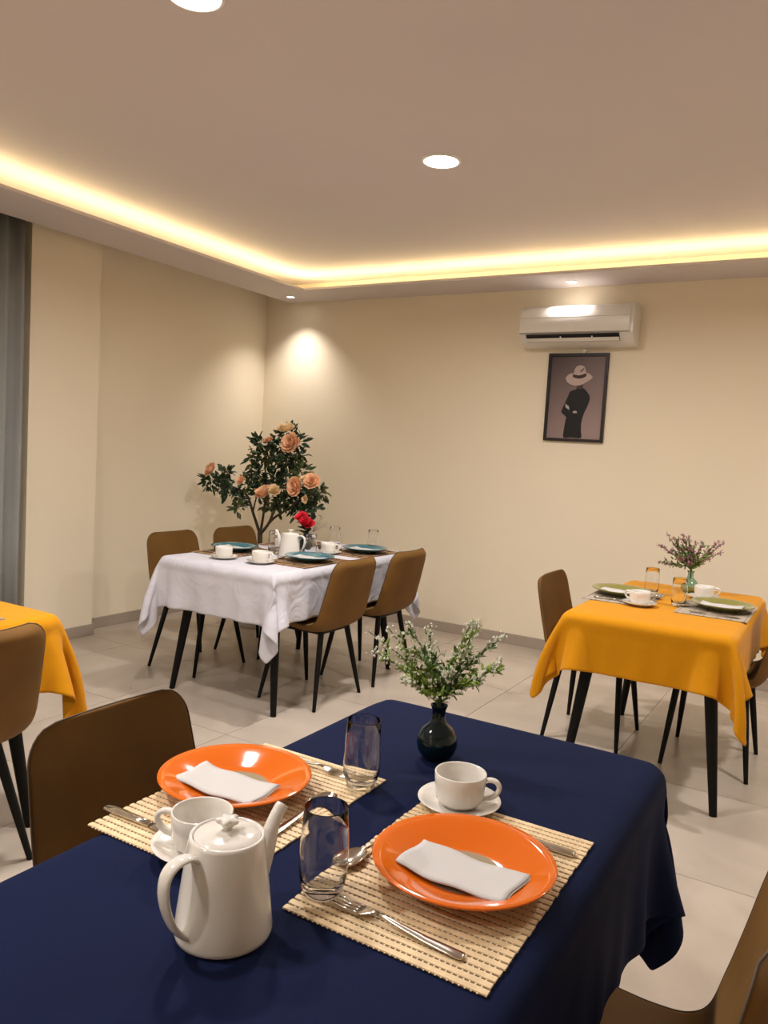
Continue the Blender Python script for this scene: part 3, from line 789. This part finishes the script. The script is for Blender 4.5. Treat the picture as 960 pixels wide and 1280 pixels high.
# ------------------------------------------------------------------ yellow table setting
mg = 'placemats on the right yellow table'
setting(-.885, 3.87, -1, mg, M_green, ('grey slat placemat at the left seat of the yellow table', 'olive green plate at the left seat of the yellow table', 'cream paper napkin on the left olive plate', '', ''), GM)
setting(-.465, 3.86, 1, mg, M_green, ('grey slat placemat at the right seat of the yellow table', 'olive green plate at the right seat of the yellow table', 'cream paper napkin on the right olive plate', '', ''), GM)
cup(-.775, 3.68, 2.9, 'white cup on the near side of the left olive plate', sl='white saucer on the near side of the left olive plate')
cup(-.562, 4.12, .3, 'white cup behind the right olive plate', sl='white saucer behind the right olive plate')
glass(-.800, 4.05, 'empty glass left of the vase on the yellow table')
glass(-.625, 3.80, 'empty glass at the left end of the right olive plate')
vase(-.655, 4.27, M_green_gl, 'small pale green glass vase on the yellow table', s=1.0)
tipsY = [(-.165, .115, 0), (-.155, .03, .02), (-.130, .17, .0), (-.09, .155, .03), (-.055, .175, 0), (-.02, .165, .02), (.01, .150, 0), (.05, .14, .02), (.12, .15, .0), (.155, .145, .02), (.13, .10, -.02), (.07, .07, .02), (-.07, .07, -.02), (.0, .08, .0), (-.10, .10, .01)]
bunch((-.655, 4.27, ZK), .114, tipsY, 'green sprigs with dull purple flowers in the pale vase', M_leafy, M_purple, s=1.08, nleaf=30, nbud=80, leafL=.024)
placemat(-2.70, -2.40, 1.16, 1.61, 'grey slat placemat on the left yellow table', False, *GM, None)

# ------------------------------------------------------------------ tall artificial tree behind the white table
def world_at(px, py, y):
    """room point that the photograph shows at a pixel, on the plane y"""
    r = Rm @ Vector(((px - 480) / 980, -(py - 640) / 980, -1)); k = y / r.y
    return Vector((r.x * k, y, 1.40 + r.z * k))
def tree():
    TY = 4.66
    base = world_at(326, 690, TY); base.z = 0
    t = thing('artificial_tree', 'tall leafy plant with peach blossoms in the room corner', 'plant', base)
    def W_(px, py, dy=0.0): return world_at(px, py, TY + dy) - base
    MB().lathe([(0, 0), (.13, 0), (.14, .01), (.165, .28), (.17, .30), (.155, .30), (.15, .27), (0, .27)], 40).obj('pot', M_pot, t, smooth=True)
    MB().lathe([(.151, .268), (.08, .285), (0, .29)], 24).obj('moss', M_soil, t)
    tr = [Vector((0, 0, .27)), W_(327, 720), W_(325, 688), W_(325, 665)]
    MB().tube([Vector(q) for q in catmull(tr, 4)], .019, 10).obj('trunk', M_bark, t, smooth=True)
    br = [([(325, 668, 0), (316, 640, 0), (308, 618, 0), (290, 608, .05), (268, 598, .05)], .012),
          ([(325, 668, 0), (329, 645, .05), (333, 610, .05), (331, 575, .08), (336, 552, .08)], .011),
          ([(325, 668, 0), (338, 650, -.04), (350, 610, -.04), (358, 575, 0), (362, 548, 0)], .012),
          ([(325, 668, 0), (342, 648, 0), (360, 636, -.08), (378, 622, -.08), (396, 618, -.06)], .011),
          ([(316, 640, 0), (322, 618, -.08), (330, 612, -.12)], .007), ([(350, 610, -.04), (368, 600, -.1), (384, 604, -.12)], .007),
          ([(333, 610, .05), (320, 585, .1), (318, 570, .1)], .006)]
    paths = []
    for pts, r in br:
        P = [Vector(q) for q in catmull([W_(*p) for p in pts], 4)]; paths.append(P)
        MB().tube(P, [r * (1 - .65 * i / len(P)) for i in range(len(P))], 8).obj('branch', M_bark, t, smooth=True)
    clusters = [(262, 602, 10, 30), (275, 598, 11, 34), (284, 590, 8, 22), (285, 612, 12, 40), (300, 622, 11, 34), (310, 605, 12, 40), (298, 634, 8, 20), (322, 592, 11, 36), (318, 572, 9, 20), (325, 555, 10, 30), (335, 570, 13, 52), (348, 560, 12, 44),
                (356, 580, 13, 54), (370, 570, 11, 40), (376, 590, 10, 36), (345, 598, 14, 56), (325, 612, 12, 44), (362, 612, 14, 54), (350, 630, 13, 46), (372, 628, 13, 50), (388, 622, 12, 44), (400, 616, 9, 26), (392, 636, 9, 24),
                (365, 545, 10, 28), (374, 552, 8, 20), (336, 634, 9, 22), (376, 640, 9, 22), (352, 545, 8, 20)]
    for px, py, r, n in clusters:
        c = W_(px, py, random.uniform(-.06, .08)); R = r * .0062; mb = MB(); tw = MB()
        for k in range(4):
            d = Vector((random.gauss(0, 1), random.gauss(0, 1), random.gauss(.2, .8))).normalized()
            tw.tube([c - d * R * .5, c, c + d * R], [.003, .0025, .001], 4)
        for k in range(int(n * 1.4)):
            d = Vector((random.gauss(0, 1), random.gauss(0, 1), random.gauss(.1, 1))).normalized(); p = c + d * R * random.uniform(.1, 1.05)
            leaf_geo(mb, p, d + Vector((random.gauss(0, .6), random.gauss(0, .6), random.gauss(.1, .5))), random.uniform(.045, .075), random.uniform(.011, .016))
        o = mb.obj('foliage', M_leafd if random.random() < .75 else mat('leaf_olive', (.06, .085, .025), .5, noise=(9, .3)), t); o['kind'] = 'stuff'
        tw.obj('twigs', M_bark, o)['kind'] = 'stuff'
    for px, py, r, m, u in ((358, 538, 9, M_cream, (0, -.4, 1)), (365, 555, 10.5, M_peach, (0, -1, .3)), (336, 551, 5, M_peach, (0, -.6, .8)), (265, 588, 8, M_peach, (-.3, -.8, .4)), (302, 601, 5, M_peach, (0, -.8, .4)),
                            (332, 618, 11, M_peach, (-.2, -.5, .8)), (343, 614, 7, M_cream, (.4, -.6, .6)), (371, 609, 10, M_peach, (-.2, -1, .1)), (390, 603, 8.5, M_peach, (.3, -.8, .5)), (382, 600, 6, M_cream, (0, -.5, .9)), (382, 624, 4, M_cream, (0, -1, 0))):
        mb = MB(); petal_flower(mb, W_(px, py, -.16), r * .0074, Vector(u)); mb.obj('blossom', m, t)
tree()

# ------------------------------------------------------------------ air conditioner
def aircon():
    x0, x1, y = -2.105, -1.312, YB
    t = thing('air_conditioner', 'white wall-mounted air conditioner above the framed picture', 'air conditioner', ((x0 + x1) / 2, y, 2.196))
    t.scale = (1, 1, .94)
    w = (x1 - x0) / 2
    # body: side profile in (y, z)
    pr = [(0, .0), (-.085, .0), (-.135, .018), (-.175, .055), (-.192, .085), (-.192, .10), (-.190, .24), (-.170, .278), (-.14, .292), (0, .292)]
    MB().prism(pr, -w, w, 'x').obj('body', M_ac, t, angle=.5, bevel=.004)
    fp = [(-.190, .090), (-.204, .092), (-.209, .14), (-.207, .20), (-.198, .245), (-.184, .270), (-.174, .272), (-.190, .24)]
    fr = MB().prism(fp, -w + .004, w - .022, 'x').obj('front_panel', M_ac, t, angle=.5)
    MB().prism([(-.206, .197), (-.2078, .197), (-.2075, .200), (-.206, .200)], -w + .004, w - .022, 'x').obj('panel_seam', mat('ac_seam', (.45, .43, .40), .4), fr)
    MB().prism([(-.196, .083), (-.207, .085), (-.207, .090), (-.194, .090)], -w + .004, w - .022, 'x').obj('panel_edge', mat('ac_edge', (.36, .33, .30), .3), t)
    MB().prism([(-.194, .078), (-.150, .030), (-.155, .027), (-.196, .073)], -w + .05, w - .09, 'x').obj('air_outlet', M_acd, t)
    lv = MB().prism([(-.172, .030), (-.193, .050), (-.196, .048), (-.174, .026)], -w + .052, w - .088, 'x').obj('louver', M_ac, t)
    for q in (-.1, .12): MB().box(q, q + .008, -.19, -.165, .04, .062).obj('louver_clip', M_ac, lv)
    return t
aircon()
# ------------------------------------------------------------------ framed picture
def picture():
    xc, zc, w, h = -1.718, 1.849, .216, .312; y = YB - .001
    t = thing('framed_picture', 'black framed picture of a person in black with a wide pale hat', 'picture', (xc, y, zc))
    fw = .021
    f = MB()
    for a in ((-w, w, h - fw, h), (-w, w, -h, -h + fw), (-w, -w + fw, -h + fw, h - fw), (w - fw, w, -h + fw, h - fw)): f.box(a[0], a[1], -.024, -.002, a[2], a[3])
    f.obj('frame', M_frame, t, bevel=.0015)
    m = mat('print_backdrop', (.2, .15, .15), .35, spec=.3)
    n, l = nodes_of(m); tc = n['Texture Coordinate']; sp = n.new('ShaderNodeSeparateXYZ'); l.new(tc.outputs['Generated'], sp.inputs[0])
    ad = n.new('ShaderNodeMath'); ad.operation = 'MULTIPLY_ADD'; l.new(sp.outputs[0], ad.inputs[0]); ad.inputs[1].default_value = .35; 
    iv = n.new('ShaderNodeMath'); iv.operation = 'MULTIPLY_ADD'; l.new(sp.outputs[2], iv.inputs[0]); iv.inputs[1].default_value = -.75; iv.inputs[2].default_value = .72
    l.new(iv.outputs[0], ad.inputs[2])
    cr = n.new('ShaderNodeValToRGB'); e = cr.color_ramp.elements; e[0].color = (.075, .058, .062, 1); e[1].color = (.34, .245, .23, 1); e[1].position = .95
    l.new(ad.outputs[0], cr.inputs[0]); l.new(cr.outputs[0], n['Principled BSDF'].inputs['Base Color'])
    MB().box(-w + fw * .8, w - fw * .8, -.010, -.004, -h + fw * .8, h - fw * .8).obj('print', m, t)
    # printed figure, measured on the photograph of the picture: u 0..1 across, v 0..1 down
    def U(u, v): return (-w + 2 * w * u, h - 2 * h * v)
    def shape(name, pts, m, y0=-.0108):
        MB().prism([U(*p) for p in catmull(pts + [pts[0]], 3)[:-1]] if len(pts) > 5 else [U(*p) for p in pts], -.0101, y0, 'y').obj(name, m, t)
    blk = mat('print_black', (.012, .012, .013), .45, spec=.3); hat = mat('print_hat', (.50, .39, .35), .5, spec=.3); band = mat('print_band', (.05, .03, .025), .5, spec=.3); skin = mat('print_skin', (.07, .045, .045), .5, spec=.3); lit = mat('print_hand', (.42, .38, .37), .5, spec=.3)
    shape('printed_neck', [(.50, .36), (.60, .35), (.615, .42), (.49, .42)], skin, -.0104)
    shape('printed_body', [(.50, .405), (.56, .40), (.62, .395), (.69, .44), (.735, .50), (.71, .58), (.655, .68), (.625, .78), (.63, .88), (.635, .955), (.47, .955), (.34, .955), (.34, .86), (.355, .76), (.36, .725), (.325, .70), (.29, .68), (.275, .65), (.32, .57), (.37, .48), (.40, .43)], blk)
    shape('printed_brim', [(.305, .275), (.36, .235), (.45, .222), (.56, .215), (.68, .225), (.745, .26), (.74, .285), (.66, .325), (.55, .36), (.46, .362), (.38, .345), (.325, .315)], hat, -.0112)
    shape('printed_crown', [(.435, .245), (.45, .18), (.48, .148), (.545, .135), (.60, .148), (.63, .19), (.64, .25), (.54, .275)], hat, -.0118)
    shape('printed_band', [(.428, .235), (.53, .248), (.64, .228), (.64, .262), (.54, .285), (.43, .268)], band, -.0122)
    shape('printed_feather', [(.54, .205), (.60, .165), (.605, .18), (.555, .215)], band, -.0122)
    shape('printed_hand', [(.335, .565), (.36, .585), (.39, .595), (.405, .64), (.37, .625), (.34, .61)], lit, -.0114)
    shape('printed_cuff', [(.46, .665), (.49, .648), (.525, .65), (.545, .672), (.50, .678)], lit, -.0114)
    hk = MB().box(-.012, .006, -.012, 0, 0, .014).box(-.004, .022, -.02, 0, .010, .02).tube([(0, -.008, .0), (.002, -.012, .02), (.0, -.008, .03)], .004, 8)
    tag(hk.obj('pipe_stub', M_ring, None, False, (-1.682, y - .001, 2.1625)), 'small pale bracket between picture and air conditioner', 'bracket')
picture()
